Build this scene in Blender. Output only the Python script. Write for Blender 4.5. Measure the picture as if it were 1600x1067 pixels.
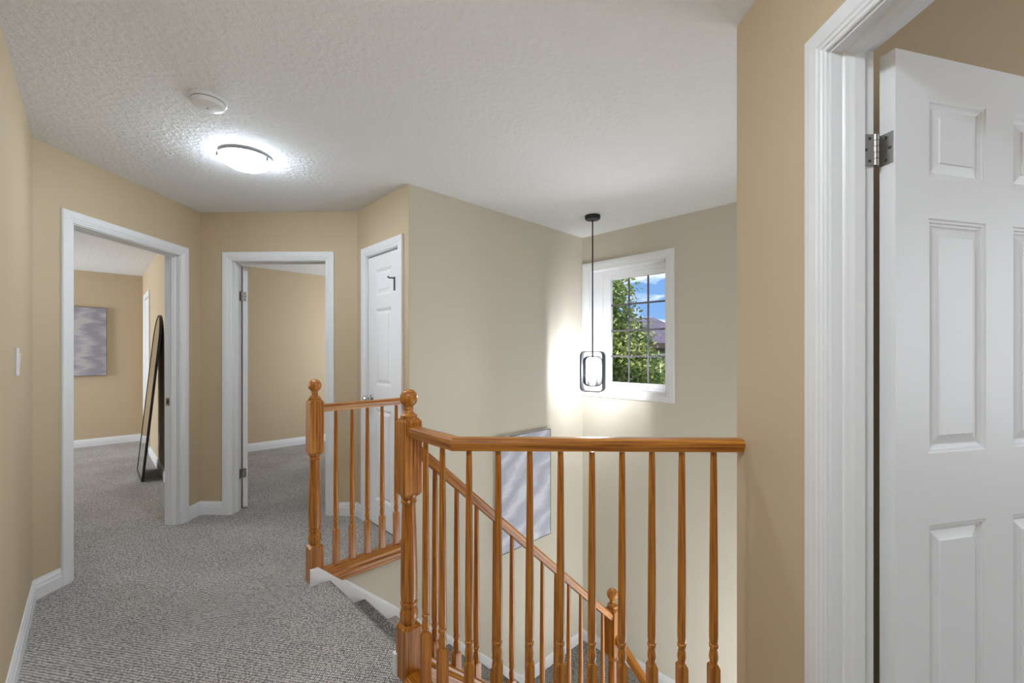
import bpy, bmesh, math, random
import numpy as np
from mathutils import Vector, Matrix

# ------------------------------------------------------------------ scene
for o in list(bpy.data.objects):
    bpy.data.objects.remove(o, do_unlink=True)
S = bpy.context.scene
COL = S.collection
R2 = math.sqrt(2)

# ------------------------------------------------------------------ camera
FPX, CX, Y0, EYE, YAW = 667.96, 788.8, 550.8, 1.3066, 0.0192
cd = bpy.data.cameras.new('camera')
cam = bpy.data.objects.new('camera', cd); COL.objects.link(cam)
cd.sensor_width = 36.0; cd.sensor_fit = 'HORIZONTAL'
cd.lens = 36.0 * FPX / 1600.0
cd.shift_x = (800 - CX) / 1600.0
cd.shift_y = (Y0 - 533.5) / 1600.0
cd.clip_start = 0.02
cam.location = (0, 0, EYE)
cam.rotation_euler = (math.pi / 2, 0, YAW)
S.camera = cam

# ------------------------------------------------------------------ colour management
S.view_settings.view_transform = 'Standard'
S.view_settings.look = 'None'
S.view_settings.gamma = 1.0
S.view_settings.exposure = 0.0
S.view_settings.use_curve_mapping = False

# ------------------------------------------------------------------ world: blue sky with cumulus clouds
world = bpy.data.worlds.new('sky'); S.world = world
world.use_nodes = True
nt = world.node_tree; nt.nodes.clear()
def N(tree, kind, **kw):
    n = tree.nodes.new(kind)
    for k, v in kw.items():
        setattr(n, k, v)
    return n
tc = N(nt, 'ShaderNodeTexCoord')
mp = N(nt, 'ShaderNodeMapping'); mp.inputs['Scale'].default_value = (4.0, 4.0, 11.0)
mp.inputs['Location'].default_value = (0.55, 0.2, 0.32)
nz = N(nt, 'ShaderNodeTexNoise'); nz.inputs['Scale'].default_value = 1.15; nz.inputs['Detail'].default_value = 8; nz.inputs['Roughness'].default_value = 0.52
rp = N(nt, 'ShaderNodeValToRGB'); rp.color_ramp.elements[0].position = 0.47; rp.color_ramp.elements[1].position = 0.61
sx = N(nt, 'ShaderNodeSeparateXYZ')
gr = N(nt, 'ShaderNodeValToRGB')
gr.color_ramp.elements[0].position = 0.0; gr.color_ramp.elements[0].color = (0.30, 0.55, 0.95, 1)
gr.color_ramp.elements[1].position = 0.5; gr.color_ramp.elements[1].color = (0.06, 0.24, 0.72, 1)
mx = N(nt, 'ShaderNodeMix', data_type='RGBA'); mx.inputs['B'].default_value = (1.9, 1.95, 2.05, 1)
bg = N(nt, 'ShaderNodeBackground'); bg.inputs['Strength'].default_value = 1.0
wo = N(nt, 'ShaderNodeOutputWorld')
L = nt.links.new
L(tc.outputs['Generated'], mp.inputs['Vector']); L(mp.outputs['Vector'], nz.inputs['Vector'])
L(nz.outputs['Fac'], rp.inputs['Fac']); L(tc.outputs['Generated'], sx.inputs['Vector'])
L(sx.outputs['Z'], gr.inputs['Fac']); L(gr.outputs['Color'], mx.inputs['A'])
L(rp.outputs['Color'], mx.inputs['Factor']); L(mx.outputs['Result'], bg.inputs['Color'])
L(bg.outputs['Background'], wo.inputs['Surface'])

# ------------------------------------------------------------------ lights
sd = bpy.data.lights.new('sun', 'SUN'); sd.energy = 6.0; sd.angle = 0.01; sd.color = (1, 0.95, 0.86)
sun = bpy.data.objects.new('sun', sd); COL.objects.link(sun)
sun.rotation_euler = Vector((0.85, 0.55, -0.75)).to_track_quat('-Z', 'Y').to_euler()

def area(name, loc, direction, sx_, sy_, power, color=(1, 1, 1)):
    d = bpy.data.lights.new(name, 'AREA'); d.shape = 'RECTANGLE'; d.size = sx_; d.size_y = sy_
    d.energy = power; d.color = color
    o = bpy.data.objects.new(name, d); COL.objects.link(o)
    o.location = loc
    o.rotation_euler = Vector(direction).to_track_quat('-Z', 'Z').to_euler()
    return o

def D(d, w):                       # stair axes: d = descending direction, w = towards the stair's long wall
    return ((d - w) / R2, (d + w) / R2)
E1 = Vector((1 / R2, 1 / R2, 0)); E2 = Vector((-1 / R2, 1 / R2, 0))

# bedroom window daylight, then unseen fill lights added in the far and near rooms
x, y = D(-3.15, 7.35); area('bedroom_window_daylight', (x, y, 1.45), tuple(E1), 1.5, 1.3, 105, (0.83, 0.91, 1.0))
area('far_room_fill', (-1.36, 6.0, 1.45), (-1, 0, 0), 1.5, 1.3, 28, (0.83, 0.91, 1.0))  # added to brighten the far room
area('near_room_fill', (3.42, 0.35, 1.45), (-1, 0, 0), 1.3, 1.3, 21, (0.83, 0.91, 1.0))  # added, shines through the near doorway into the hall
area('near_room_side_fill', (2.2, -1.52, 1.2), (0, 1, 0), 1.3, 1.3, 8, (0.83, 0.91, 1.0))  # added, lights the near door's face
x, y = D(3.48, -0.45); area('foyer_fill', (x, y, -1.45), tuple(-E1), 0.95, 1.8, 44, (0.83, 0.91, 1.0))  # unseen light added to lift the stairwell from below

area('foyer_side_fill', (2.15, 1.53, -1.45), (0, 1, 0), 0.95, 1.8, 47, (0.83, 0.91, 1.0))  # added fill aimed at the window wall

# ------------------------------------------------------------------ object helpers
WM = {}
def add(o, parent=None, M=None):
    COL.objects.link(o)
    M = M or Matrix.Identity(4)
    if parent is not None:
        o.parent = parent
        o.matrix_parent_inverse = WM[parent.name].inverted()
    o.matrix_basis = M
    WM[o.name] = M
    return o
def tag(o, label=None, cat=None, group=None, kind=None):
    if label: o['label'] = label
    if cat: o['category'] = cat
    if group: o['group'] = group
    if kind: o['kind'] = kind
    return o
def thing(name, loc, label, cat, group=None, kind=None):
    o = bpy.data.objects.new(name, None); o.empty_display_size = 0.05
    add(o, None, Matrix.Translation(Vector(loc)))
    return tag(o, label, cat, group, kind)

class MB:
    def __init__(self): self.v = []; self.f = []
    def quadbox(self, pts):        # 8 points: bottom 4, top 4
        n = len(self.v); self.v += [tuple(p) for p in pts]
        self.f += [tuple(n + i for i in q) for q in ((0, 3, 2, 1), (4, 5, 6, 7), (0, 1, 5, 4), (1, 2, 6, 5), (2, 3, 7, 6), (3, 0, 4, 7))]
        return self
    def box(self, x0, x1, y0, y1, z0, z1, fn=None):
        p = [(x0, y0, z0), (x1, y0, z0), (x1, y1, z0), (x0, y1, z0), (x0, y0, z1), (x1, y0, z1), (x1, y1, z1), (x0, y1, z1)]
        return self.quadbox([fn(*q) for q in p] if fn else p)
    def prism(self, poly, z0, z1, fn=None):     # poly in (a, b), extruded along third axis
        n = len(self.v); k = len(poly)
        for z in (z0, z1):
            for a, b in poly:
                self.v.append(tuple(fn(a, b, z)) if fn else (a, b, z))
        self.f.append(tuple(n + i for i in reversed(range(k)))); self.f.append(tuple(n + k + i for i in range(k)))
        for i in range(k):
            j = (i + 1) % k
            self.f.append((n + i, n + j, n + k + j, n + k + i))
        return self
    def lathe(self, prof, seg=16, c=(0, 0, 0), fn=None):     # prof: list of (r, z) bottom to top
        n = len(self.v)
        for r, z in prof:
            for k in range(seg):
                a = 2 * math.pi * k / seg
                p = (c[0] + r * math.cos(a), c[1] + r * math.sin(a), c[2] + z)
                self.v.append(tuple(fn(*p)) if fn else p)
        for i in range(len(prof) - 1):
            for k in range(seg):
                k2 = (k + 1) % seg
                self.f.append((n + i * seg + k, n + i * seg + k2, n + (i + 1) * seg + k2, n + (i + 1) * seg + k))
        self.f.append(tuple(n + k for k in reversed(range(seg))))
        m = n + (len(prof) - 1) * seg
        self.f.append(tuple(m + k for k in range(seg)))
        return self
    def loops(self, loops, cap0=True, cap1=True):            # connect equal-size closed loops of points
        n = len(self.v); k = len(loops[0])
        for lp in loops: self.v += [tuple(p) for p in lp]
        for i in range(len(loops) - 1):
            for j in range(k):
                j2 = (j + 1) % k
                self.f.append((n + i * k + j, n + i * k + j2, n + (i + 1) * k + j2, n + (i + 1) * k + j))
        if cap0: self.f.append(tuple(n + j for j in reversed(range(k))))
        if cap1: self.f.append(tuple(n + (len(loops) - 1) * k + j for j in range(k)))
        return self
    def tube(self, pts, r, seg=8):
        lp = []
        P = [Vector(p) for p in pts]
        up = None
        for i, p in enumerate(P):
            t = (P[min(i + 1, len(P) - 1)] - P[max(i - 1, 0)]).normalized()
            if up is None:
                up = t.orthogonal().normalized()
            up = (up - t * up.dot(t)).normalized(); s = t.cross(up)
            rr = r[i] if isinstance(r, (list, tuple)) else r
            lp.append([p + up * rr * math.cos(2 * math.pi * k / seg) + s * rr * math.sin(2 * math.pi * k / seg) for k in range(seg)])
        return self.loops(lp)
    def mesh(self, name, mat, smooth=False, bevel=0.0, angle=35):
        me = bpy.data.meshes.new(name)
        me.from_pydata(self.v, [], self.f)
        bm = bmesh.new(); bm.from_mesh(me)
        bmesh.ops.recalc_face_normals(bm, faces=bm.faces)
        if bevel > 0:
            bmesh.ops.bevel(bm, geom=[e for e in bm.edges if e.is_manifold and e.calc_face_angle(0) > 0.7], offset=bevel, segments=2, affect='EDGES', profile=0.6)
        if smooth:
            for f in bm.faces: f.smooth = True
            lim = math.radians(angle)
            for e in bm.edges:
                if e.is_manifold and e.calc_face_angle(0) > lim: e.smooth = False
        bm.to_mesh(me); bm.free()
        me.materials.append(mat)
        return me
    def obj(self, name, mat, parent=None, smooth=False, bevel=0.0, M=None, angle=35):
        return add(bpy.data.objects.new(name, self.mesh(name, mat, smooth, bevel, angle)), parent, M)

# ------------------------------------------------------------------ materials
def srgb(r, g, b):
    f = lambda c: (c / 255 / 12.92) if c / 255 <= 0.04045 else ((c / 255 + 0.055) / 1.055) ** 2.4
    return (f(r), f(g), f(b), 1)
def mat(name, color, rough=0.6, metal=0.0, spec=0.5):
    m = bpy.data.materials.new(name); m.use_nodes = True
    b = m.node_tree.nodes['Principled BSDF']
    b.inputs['Base Color'].default_value = color if len(color) == 4 else (*color, 1)
    b.inputs['Roughness'].default_value = rough; b.inputs['Metallic'].default_value = metal
    b.inputs['Specular IOR Level'].default_value = spec
    return m, m.node_tree, b
def bump(t, b, height, strength=0.2, dist=0.01):
    n = N(t, 'ShaderNodeBump'); n.inputs['Strength'].default_value = strength; n.inputs['Distance'].default_value = dist
    t.links.new(height, n.inputs['Height']); t.links.new(n.outputs['Normal'], b.inputs['Normal'])
def noise(t, scale, detail=3, rough=0.5, vec=None):
    n = N(t, 'ShaderNodeTexNoise'); n.inputs['Scale'].default_value = scale; n.inputs['Detail'].default_value = detail; n.inputs['Roughness'].default_value = rough
    if vec is None:
        c = N(t, 'ShaderNodeTexCoord'); vec = c.outputs['Object']
    t.links.new(vec, n.inputs['Vector'])
    return n
def mapped(t, scale=(1, 1, 1), rot=(0, 0, 0), loc=(0, 0, 0)):
    c = N(t, 'ShaderNodeTexCoord'); m = N(t, 'ShaderNodeMapping')
    m.inputs['Scale'].default_value = scale; m.inputs['Rotation'].default_value = rot; m.inputs['Location'].default_value = loc
    t.links.new(c.outputs['Object'], m.inputs['Vector'])
    return m.outputs['Vector']
def ramp(t, fac, stops):
    r = N(t, 'ShaderNodeValToRGB')
    while len(r.color_ramp.elements) < len(stops): r.color_ramp.elements.new(0.5)
    for e, (p, c) in zip(r.color_ramp.elements, stops):
        e.position = p; e.color = c if len(c) == 4 else (*c, 1)
    t.links.new(fac, r.inputs['Fac'])
    return r

def paint(name, color, strength=0.06):
    m, t, b = mat(name, color, 0.62, 0, 0.3)
    n = noise(t, 130, 3); bump(t, b, n.outputs['Fac'], strength, 0.002)
    return m
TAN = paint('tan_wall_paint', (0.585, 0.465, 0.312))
DAYLIT_TAN = paint('daylit_tan_wall_paint', (0.655, 0.605, 0.505))  # the tan paint lightened, stairwell daylight put into its colour
m, t, b = mat('white_trim_paint', (0.84, 0.84, 0.85), 0.38)
TRIM = m
m, t, b = mat('white_door_paint', (0.84, 0.84, 0.85), 0.42)
v = mapped(t, (150, 150, 9)); n = noise(t, 1.0, 4, 0.6, v); bump(t, b, n.outputs['Fac'], 0.16, 0.002); DOORW = m

m, t, b = mat('knockdown_ceiling', (0.84, 0.84, 0.85), 0.85, 0, 0.2)
n1 = noise(t, 38, 4, 0.55); r1 = ramp(t, n1.outputs['Fac'], [(0.44, (0, 0, 0)), (0.60, (1, 1, 1))])
n2 = noise(t, 170, 2); mxx = N(t, 'ShaderNodeMath', operation='MULTIPLY_ADD'); mxx.inputs[1].default_value = 0.35
t.links.new(n2.outputs['Fac'], mxx.inputs[0]); t.links.new(r1.outputs['Color'], mxx.inputs[2])
bump(t, b, mxx.outputs['Value'], 0.42, 0.006); CEIL = m

def carpet_mat(name, light, dark):
    m, t, b = mat(name, light, 0.95, 0, 0.1)
    vec = mapped(t, (1, 0.72, 1), (0, 0, math.radians(7)))
    br = N(t, 'ShaderNodeTexVoronoi'); br.voronoi_dimensions = '3D'; br.feature = 'F1'
    br.inputs['Scale'].default_value = 112; br.inputs['Randomness'].default_value = 0.32
    t.links.new(vec, br.inputs['Vector'])
    rr = ramp(t, br.outputs['Distance'], [(0.12, light), (0.62, dark)])
    big = noise(t, 2.1, 3, 0.5); rb = ramp(t, big.outputs['Fac'], [(0.3, (0.86, 0.86, 0.86)), (0.7, (1.06, 1.06, 1.06))])
    mul = N(t, 'ShaderNodeMix', data_type='RGBA', blend_type='MULTIPLY'); mul.inputs['Factor'].default_value = 1
    t.links.new(rr.outputs['Color'], mul.inputs['A']); t.links.new(rb.outputs['Color'], mul.inputs['B'])
    t.links.new(mul.outputs['Result'], b.inputs['Base Color'])
    inv = N(t, 'ShaderNodeMath', operation='SUBTRACT'); inv.inputs[0].default_value = 1
    t.links.new(br.outputs['Distance'], inv.inputs[1])
    bump(t, b, inv.outputs['Value'], 0.7, 0.006)
    return m
CARPET = carpet_mat('grey_loop_carpet', (0.80, 0.755, 0.715), (0.14, 0.13, 0.122))

def oak(name, axis):
    m, t, b = mat(name, srgb(176, 104, 42), 0.36)
    s = [125, 125, 125]; s[axis] = 3.2
    vec = mapped(t, tuple(s))
    n = noise(t, 1.0, 5, 0.62, vec)
    s2 = [22, 22, 22]; s2[axis] = 0.9
    v2 = mapped(t, tuple(s2), loc=(3, 1, 2)); nb = noise(t, 1.0, 3, 0.5, v2)
    r = ramp(t, n.outputs['Fac'], [(0.30, srgb(100, 50, 9)), (0.44, srgb(164, 96, 25)), (0.62, srgb(204, 138, 48)), (0.75, srgb(182, 112, 32))])
    r2 = ramp(t, nb.outputs['Fac'], [(0.3, (0.72, 0.68, 0.62)), (0.65, (1.08, 1.06, 1.04))])
    mul = N(t, 'ShaderNodeMix', data_type='RGBA', blend_type='MULTIPLY'); mul.inputs['Factor'].default_value = 1
    t.links.new(r.outputs['Color'], mul.inputs['A']); t.links.new(r2.outputs['Color'], mul.inputs['B'])
    t.links.new(mul.outputs['Result'], b.inputs['Base Color'])
    b.inputs['Coat Weight'].default_value = 0.2; b.inputs['Coat Roughness'].default_value = 0.22
    bump(t, b, n.outputs['Fac'], 0.06, 0.002)
    return m
OAKZ = oak('varnished_oak_upright', 2); OAKX = oak('varnished_oak_rail', 0)
STEEL = mat('satin_steel', (0.42, 0.41, 0.39), 0.32, 1.0)[0]
DARKM = mat('dark_screw', (0.10, 0.10, 0.10), 0.45, 0.8)[0]
CHROME = mat('chrome', (0.6, 0.6, 0.6), 0.15, 1.0)[0]
BLACKM = mat('black_metal', (0.022, 0.023, 0.026), 0.38, 0.35)[0]
PLASTIC = mat('white_plastic', (0.82, 0.83, 0.85), 0.35)[0]
VINYL = mat('white_vinyl_sash', (0.82, 0.82, 0.83), 0.35)[0]
GRILLE = mat('grey_window_grille', srgb(92, 88, 92), 0.5)[0]
m, t, b = mat('mirror_glass', (0.86, 0.83, 0.74), 0.02, 1.0); MIRROR = m
def emis(name, col, s):
    m = bpy.data.materials.new(name); m.use_nodes = True; t = m.node_tree; t.nodes.clear()
    e = N(t, 'ShaderNodeEmission'); e.inputs['Color'].default_value = (*col, 1); e.inputs['Strength'].default_value = s
    o = N(t, 'ShaderNodeOutputMaterial'); t.links.new(e.outputs[0], o.inputs['Surface'])
    return m
LAMPGLASS = emis('lit_frosted_glass', (0.765, 0.885, 1.0), 61)
FILL_GLASS = emis('fill_lamp_glass', (0.765, 0.885, 1.0), 112)  # stronger glow for the added fill lamp
BULB = emis('lit_bulb', (0.90, 0.94, 1.0), 520)
m = bpy.data.materials.new('window_glass'); m.use_nodes = True; t = m.node_tree; t.nodes.clear()
tr = N(t, 'ShaderNodeBsdfTransparent'); gl = N(t, 'ShaderNodeBsdfGlossy'); gl.inputs['Roughness'].default_value = 0.02
ms = N(t, 'ShaderNodeMixShader'); ms.inputs['Fac'].default_value = 0.003; ou = N(t, 'ShaderNodeOutputMaterial')
t.links.new(tr.outputs[0], ms.inputs[1]); t.links.new(gl.outputs[0], ms.inputs[2]); t.links.new(ms.outputs[0], ou.inputs['Surface'])
GLASS = m

# ------------------------------------------------------------------ structure
H = 2.44; LOW = -2.674
RISE, RUN, NOSE = 0.191, 0.212, 0.99
LWX, DWY, CWD, SWW, WWD, RWX, S0D = -2.5291, 3.4096, 1.5257, 2.5143, 3.4885, 0.7797, -0.2312
FY = 1.505

def frame(P, u, nrm):
    P = Vector((P[0], P[1], 0)); u = Vector((u[0], u[1], 0)); nn = Vector((nrm[0], nrm[1], 0))
    return lambda a, b, z: P + u * a + nn * b + Vector((0, 0, z))
def wall(name, P, u, nrm, length, t, material, label, z0=0.0, z1=H, openings=(), start=0.0):
    fr = frame(P, u, nrm); mb = MB()
    cuts = sorted(openings)
    a = start
    for (a0, a1, zb, zt) in cuts:
        mb.box(a, a0, -t, 0, z0, z1, fr)
        if zb > z0: mb.box(a0, a1, -t, 0, z0, zb, fr)
        if zt < z1: mb.box(a0, a1, -t, 0, zt, z1, fr)
        a = a1
    mb.box(a, length, -t, 0, z0, z1, fr)
    return tag(mb.obj(name, material), label, 'wall', kind='structure')

JT = 0.018; DH = 2.042     # jamb thickness, clear height
# door openings: clear limits measured along each wall
wall('wall_left', (LWX, 0), (0, 1), (1, 0), 3.50, 0.115, TAN, 'tan wall holding the open bedroom doorway', start=-3.4,
     openings=[(2.412 - JT, 3.196 + JT, 0, DH + JT)])
wall('wall_far', (0, DWY), (1, 0), (0, -1), -1.20, 0.115, TAN, 'tan wall holding the open far room doorway', start=-2.70,
     openings=[(-2.268 - JT, -1.509 + JT, 0, DH + JT)])
wall('wall_closet', D(CWD, 0), (E2.x, E2.y), (-E1.x, -E1.y), 3.36, 0.115, TAN, 'short angled tan wall around the closed closet door', start=SWW + 0.001,
     openings=[(2.6535 - JT, 3.123 + JT, 0, DH + JT)])
mb = MB()
fr = frame(D(0, SWW), E1, -E2)
mb.box(CWD + 0.002, WWD + 0.17, -0.115, 0, LOW, H, fr)
mb.box(0.80, CWD, -0.115, 0, LOW, -0.03, fr)
tag(mb.obj('wall_stair', DAYLIT_TAN), 'daylit-toned tan wall beside the descending stairs where the lilac picture hangs', 'wall', kind='structure')
# window opening in (a = -w) terms
WIN_W0, WIN_W1, WIN_Z0, WIN_Z1 = 1.658, 2.439, 0.957, 2.104
wall('wall_window', D(WWD, 0), (E2.x, E2.y), (-E1.x, -E1.y), SWW + 0.115, 0.17, DAYLIT_TAN, 'daylit-toned tan stairwell wall around the gridded window', z0=LOW, start=-1.55,
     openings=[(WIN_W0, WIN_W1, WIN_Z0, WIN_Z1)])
wall('wall_right', (RWX, 0), (0, 1), (-1, 0), FY, 0.10, TAN, 'tan wall around the near white door frame', start=-1.3,
     openings=[(0.345 - JT, 1.062 + JT, 0, DH + JT)])
wall('wall_stairwell_near', (0, FY), (1, 0), (0, 1), 3.75, 0.058, DAYLIT_TAN, 'daylit-toned tan stairwell wall backing on to the near room', z0=LOW, start=RWX + 0.10)
wall('wall_near_room_far', (0, FY - 0.115), (1, 0), (0, -1), 3.75, 0.057, TAN, 'tan near room wall behind the open near door', z0=LOW, start=RWX + 0.10).__setitem__('label', 'tan near room wall right behind the open near door')
wall('wall_switch', D(S0D, 0), (E2.x, E2.y), (E1.x, E1.y), 3.36, 0.115, TAN, 'tan wall that carries the light switch', start=-1.42)
# bedroom
B1D, B1W = 0.527, 8.30
wall('wall_bedroom_right', D(B1D, 0), (E2.x, E2.y), (-E1.x, -E1.y), B1W + 0.1, 0.115, TAN, 'tan bedroom wall behind the leaning mirror', start=4.25)
wall('wall_bedroom_back', D(0, B1W), (E1.x, E1.y), (-E2.x, -E2.y), B1D + 0.1, 0.115, TAN, 'tan bedroom wall where the grey picture hangs', start=-3.3)
wall('wall_bedroom_left', D(-3.2, 0), (E2.x, E2.y), (E1.x, E1.y), B1W + 0.1, 0.115, TAN, 'tan bedroom wall with the bedroom window', start=0.4)
# far room
R2W = 6.40
wall('wall_far_room_back', D(0, R2W), (E1.x, E1.y), (-E2.x, -E2.y), 5.0, 0.115, TAN, 'plain tan wall seen through the far doorway', start=0.64)
wall('wall_far_room_right', (-1.3, 0), (0, 1), (-1, 0), 8.0, 0.115, TAN, 'tan far room wall with the added far room fill light', start=3.50)
# near room
wall('wall_near_room_right', (3.5, 0), (0, 1), (-1, 0), 1.45, 0.115, TAN, 'tan near room wall opposite the near door', start=-1.7)
wall('wall_near_room_back', (0, -1.6), (1, 0), (0, 1), 3.6, 0.115, TAN, 'tan near room wall with the added side fill light', start=0.75)

# ceiling and floors
outline = [(-10, -4), (3.75, -4), (3.75, 1.41), (0.40, 4.76), (-1.1, 6.1), (-1.1, 9.2), (-10, 9.2)]
tag(MB().prism(outline, H, H + 0.16).obj('ceiling', CEIL), 'white knockdown textured ceiling', 'ceiling', kind='structure')
NW1 = (-1.137, 2.431); NW2 = (-0.422, 1.726)          # newel centres
fl = [(-10, -4), (3.75, -4), (3.75, 1.44), (RWX + 0.05, 1.44), (RWX + 0.05, 1.525), (-0.18, 1.525), D(0.935, 1.49), D(0.935, 1.53), D(0.945, 1.57), D(0.945, SWW + 0.012),
      D(CWD + 0.02, SWW + 0.012), D(CWD + 0.02, SWW + 0.06), D(WWD + 0.1, SWW + 0.06), (-1.1, 6.1), (-1.1, 9.2), (-10, 9.2)]
tag(MB().prism(fl, -0.25, 0.0).obj('floor', CARPET), 'grey looped carpet floor of the upper hall', 'floor', kind='structure')
low = [(-1.6, 1.2), (3.8, 1.2), (3.8, 1.5), (0.4, 4.9), (-1.2, 3.4)]
tag(MB().prism(low, LOW - 0.2, LOW).obj('floor_lower', CARPET), 'grey carpet floor at the foot of the stairs', 'floor', kind='structure')
# walls that close the stair shaft below the hall floor
mb = MB()
mb.prism([(-0.18, 1.525), (RWX + 0.15, 1.525), (RWX + 0.15, 1.44), (-0.22, 1.44)], LOW, -0.02)
mb.prism([(-0.18, 1.525), (-0.22, 1.44), D(0.84, 1.50), D(0.935, 1.50)], LOW, -0.02)
mb.prism([D(0.85, 1.45), D(0.93, 1.45), D(0.93, 2.55), D(0.85, 2.55)], LOW, -0.27)
tag(mb.obj('wall_shaft_near', DAYLIT_TAN), 'daylit-toned tan shaft wall under the hall floor edge below the guard rail', 'wall', kind='structure')

# baseboards ------------------------------------------------------
BH = 0.106
BP = [(0, 0), (0.014, 0), (0.014, 0.062), (0.011, 0.068), (0.011, 0.084), (0.006, 0.096), (0.005, BH), (0, BH)]
def baseboard(name, pts, label, side=1, z=0.0, parent=None):
    """pts: plan polyline along the wall face; side=+1: room lies to the left of travel"""
    P = [Vector((p[0], p[1])) for p in pts]; loops = []
    for i, p in enumerate(P):
        ns = []
        if i > 0: t_ = (P[i] - P[i - 1]).normalized(); ns.append(Vector((-t_.y, t_.x)) * side)
        if i < len(P) - 1: t_ = (P[i + 1] - P[i]).normalized(); ns.append(Vector((-t_.y, t_.x)) * side)
        if len(ns) == 2:
            b_ = (ns[0] + ns[1]).normalized(); off = b_ / b_.dot(ns[0])
        else: off = ns[0]
        loops.append([(p.x + off.x * o, p.y + off.y * o, z + h) for o, h in BP])
    ob = MB().loops(loops).obj(name, TRIM, parent)
    if parent is None: tag(ob, label, 'baseboard', kind='structure')
    return ob
A_ = D(S0D, (2.2022 + 2.5291) / R2); A_ = (LWX, -LWX + S0D * R2)
OC = 0.074
baseboard('baseboard_left', [(RWX, S0D * R2 - RWX), A_, (LWX, 2.412 - OC)], 'white moulded baseboard under the light switch wall', -1)
B_ = (LWX, DWY); C_ = (CWD * R2 - DWY, DWY); Dp = D(CWD, SWW)
baseboard('baseboard_far', [(LWX, 3.196 + OC), B_, (-2.268 - OC, DWY)], 'white moulded baseboard between the bedroom and far room doorways', -1)
baseboard('baseboard_closet', [(-1.509 + OC, DWY), C_, D(CWD, 3.123 + OC)], 'white moulded baseboard between the far doorway and closet door', -1)
baseboard('baseboard_corner', [D(CWD, 2.6535 - OC), Dp], 'short white baseboard right of the closet door', -1)
baseboard('baseboard_right', [(RWX, FY - 0.06), (RWX, 1.062 + OC)], 'short white baseboard beside the near door frame', -1)
baseboard('baseboard_bedroom', [D(-3.2, B1W), D(B1D, B1W), D(B1D, 7.95)], 'white moulded baseboard along the bedroom picture wall', -1)
baseboard('baseboard_mirror', [D(B1D, 7.12), D(B1D, 4.30)], 'white moulded baseboard behind the leaning mirror', -1)
baseboard('baseboard_far_room', [D(0.66, R2W), D(5.0, R2W)], 'white moulded baseboard seen through the far doorway', -1)

# ------------------------------------------------------------------ door frames
CP = [(0, 0), (0, 0.008), (0.003, 0.010), (0.011, 0.010), (0.014, 0.013), (0.023, 0.013), (0.027, 0.016), (0.046, 0.018), (0.064, 0.018), (0.068, 0.013), (0.068, 0)]
def casing(fr, a0, a1, zt, parent, z0=0.0, sill=False, bottom=None):
    g = 0.006; a0 -= g; a1 += g; zt += g
    def piece(nm, ends):
        lp = [[fr(*e(o, nn)) for o, nn in CP] for e in ends]
        MB().loops(lp).obj(nm, TRIM, parent)
    if sill:
        zb = z0 - g
        piece('casing_side', [lambda o, nn: (a0 - o, nn, zb - o), lambda o, nn: (a0 - o, nn, zt + o)])
        piece('casing_side', [lambda o, nn: (a1 + o, nn, zt + o), lambda o, nn: (a1 + o, nn, zb - o)])
        piece('casing_sill', [lambda o, nn: (a1 + o, nn, zb - o), lambda o, nn: (a0 - o, nn, zb - o)])
    else:
        piece('casing_side', [lambda o, nn: (a0 - o, nn, z0), lambda o, nn: (a0 - o, nn, zt + o)])
        piece('casing_side', [lambda o, nn: (a1 + o, nn, zt + o), lambda o, nn: (a1 + o, nn, z0)])
    piece('casing_head', [lambda o, nn: (a0 - o, nn, zt + o), lambda o, nn: (a1 + o, nn, zt + o)])
def door_frame(fr, a0, a1, t, parent, stop0, stop1):
    """clear opening a0..a1; jamb boards and door stops"""
    e = 0.001
    MB().box(a0 - JT, a0, -t - e, e, 0, DH, fr).obj('jamb', TRIM, parent)
    MB().box(a1, a1 + JT, -t - e, e, 0, DH, fr).obj('jamb', TRIM, parent)
    MB().box(a0 - JT, a1 + JT, -t - e, e, DH, DH + JT, fr).obj('head_jamb', TRIM, parent)
    q = 0.022
    prof_ = [(0, -stop0), (0.004, -stop0 - 0.004), (0.007, -stop0 - q * 0.6), (0.011, -stop0 - q), (0.011, -stop1), (0, -stop1)]
    MB().prism(prof_, 0, DH, lambda a, b, z: fr(a0 + a, b, z)).obj('door_stop', TRIM, parent)
    MB().prism(prof_, 0, DH, lambda a, b, z: fr(a1 - a, b, z)).obj('door_stop', TRIM, parent)
    MB().prism(prof_, a0, a1, lambda a, b, z: fr(z, b, DH - a)).obj('head_stop', TRIM, parent)
ZP = [(0.20, 0.884), (1.06, 1.635), (1.733, 1.93)]
def door_leaf(fr, W, cols, parent, zt=2.032, T=0.035, z0=0.012, zp=ZP):
    """fr(a, b, z): a from the hinge edge (or left edge), b = 0 front face .. T back face"""
    mb = MB()
    xs = []
    for c in cols: xs += list(c)
    edges = [0] + xs + [W]
    for i in range(0, len(edges), 2):
        mb.box(edges[i], edges[i + 1], 0, T, z0, zt, fr)
    zs = [z0] + [q for p in zp for q in p] + [zt]
    for c0, c1 in cols:
        for i in range(0, len(zs), 2):
            mb.box(c0, c1, 0, T, zs[i], zs[i + 1], fr)
    leaf = mb.obj('door_leaf', DOORW, parent)
    prof = [(0, 0), (0.003, 0.0028), (0.008, 0.0030), (0.011, 0.0065), (0.015, 0.0072), (0.019, 0.0105), (0.041, 0.0050), (0.043, 0.0022)]
    for c0, c1 in cols:
        for p0, p1 in zp:
            def ring(i, dd, b0, sg): 
                return [fr(c0 + i, b0 + sg * dd, p0 + i), fr(c1 - i, b0 + sg * dd, p0 + i), fr(c1 - i, b0 + sg * dd, p1 - i), fr(c0 + i, b0 + sg * dd, p1 - i)]
            lp = [ring(i, dd, 0, 1) for i, dd in reversed(prof)] + [ring(i, dd, T, -1) for i, dd in prof]
            MB().loops(lp).obj('panel', DOORW, leaf)
    return leaf
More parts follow.
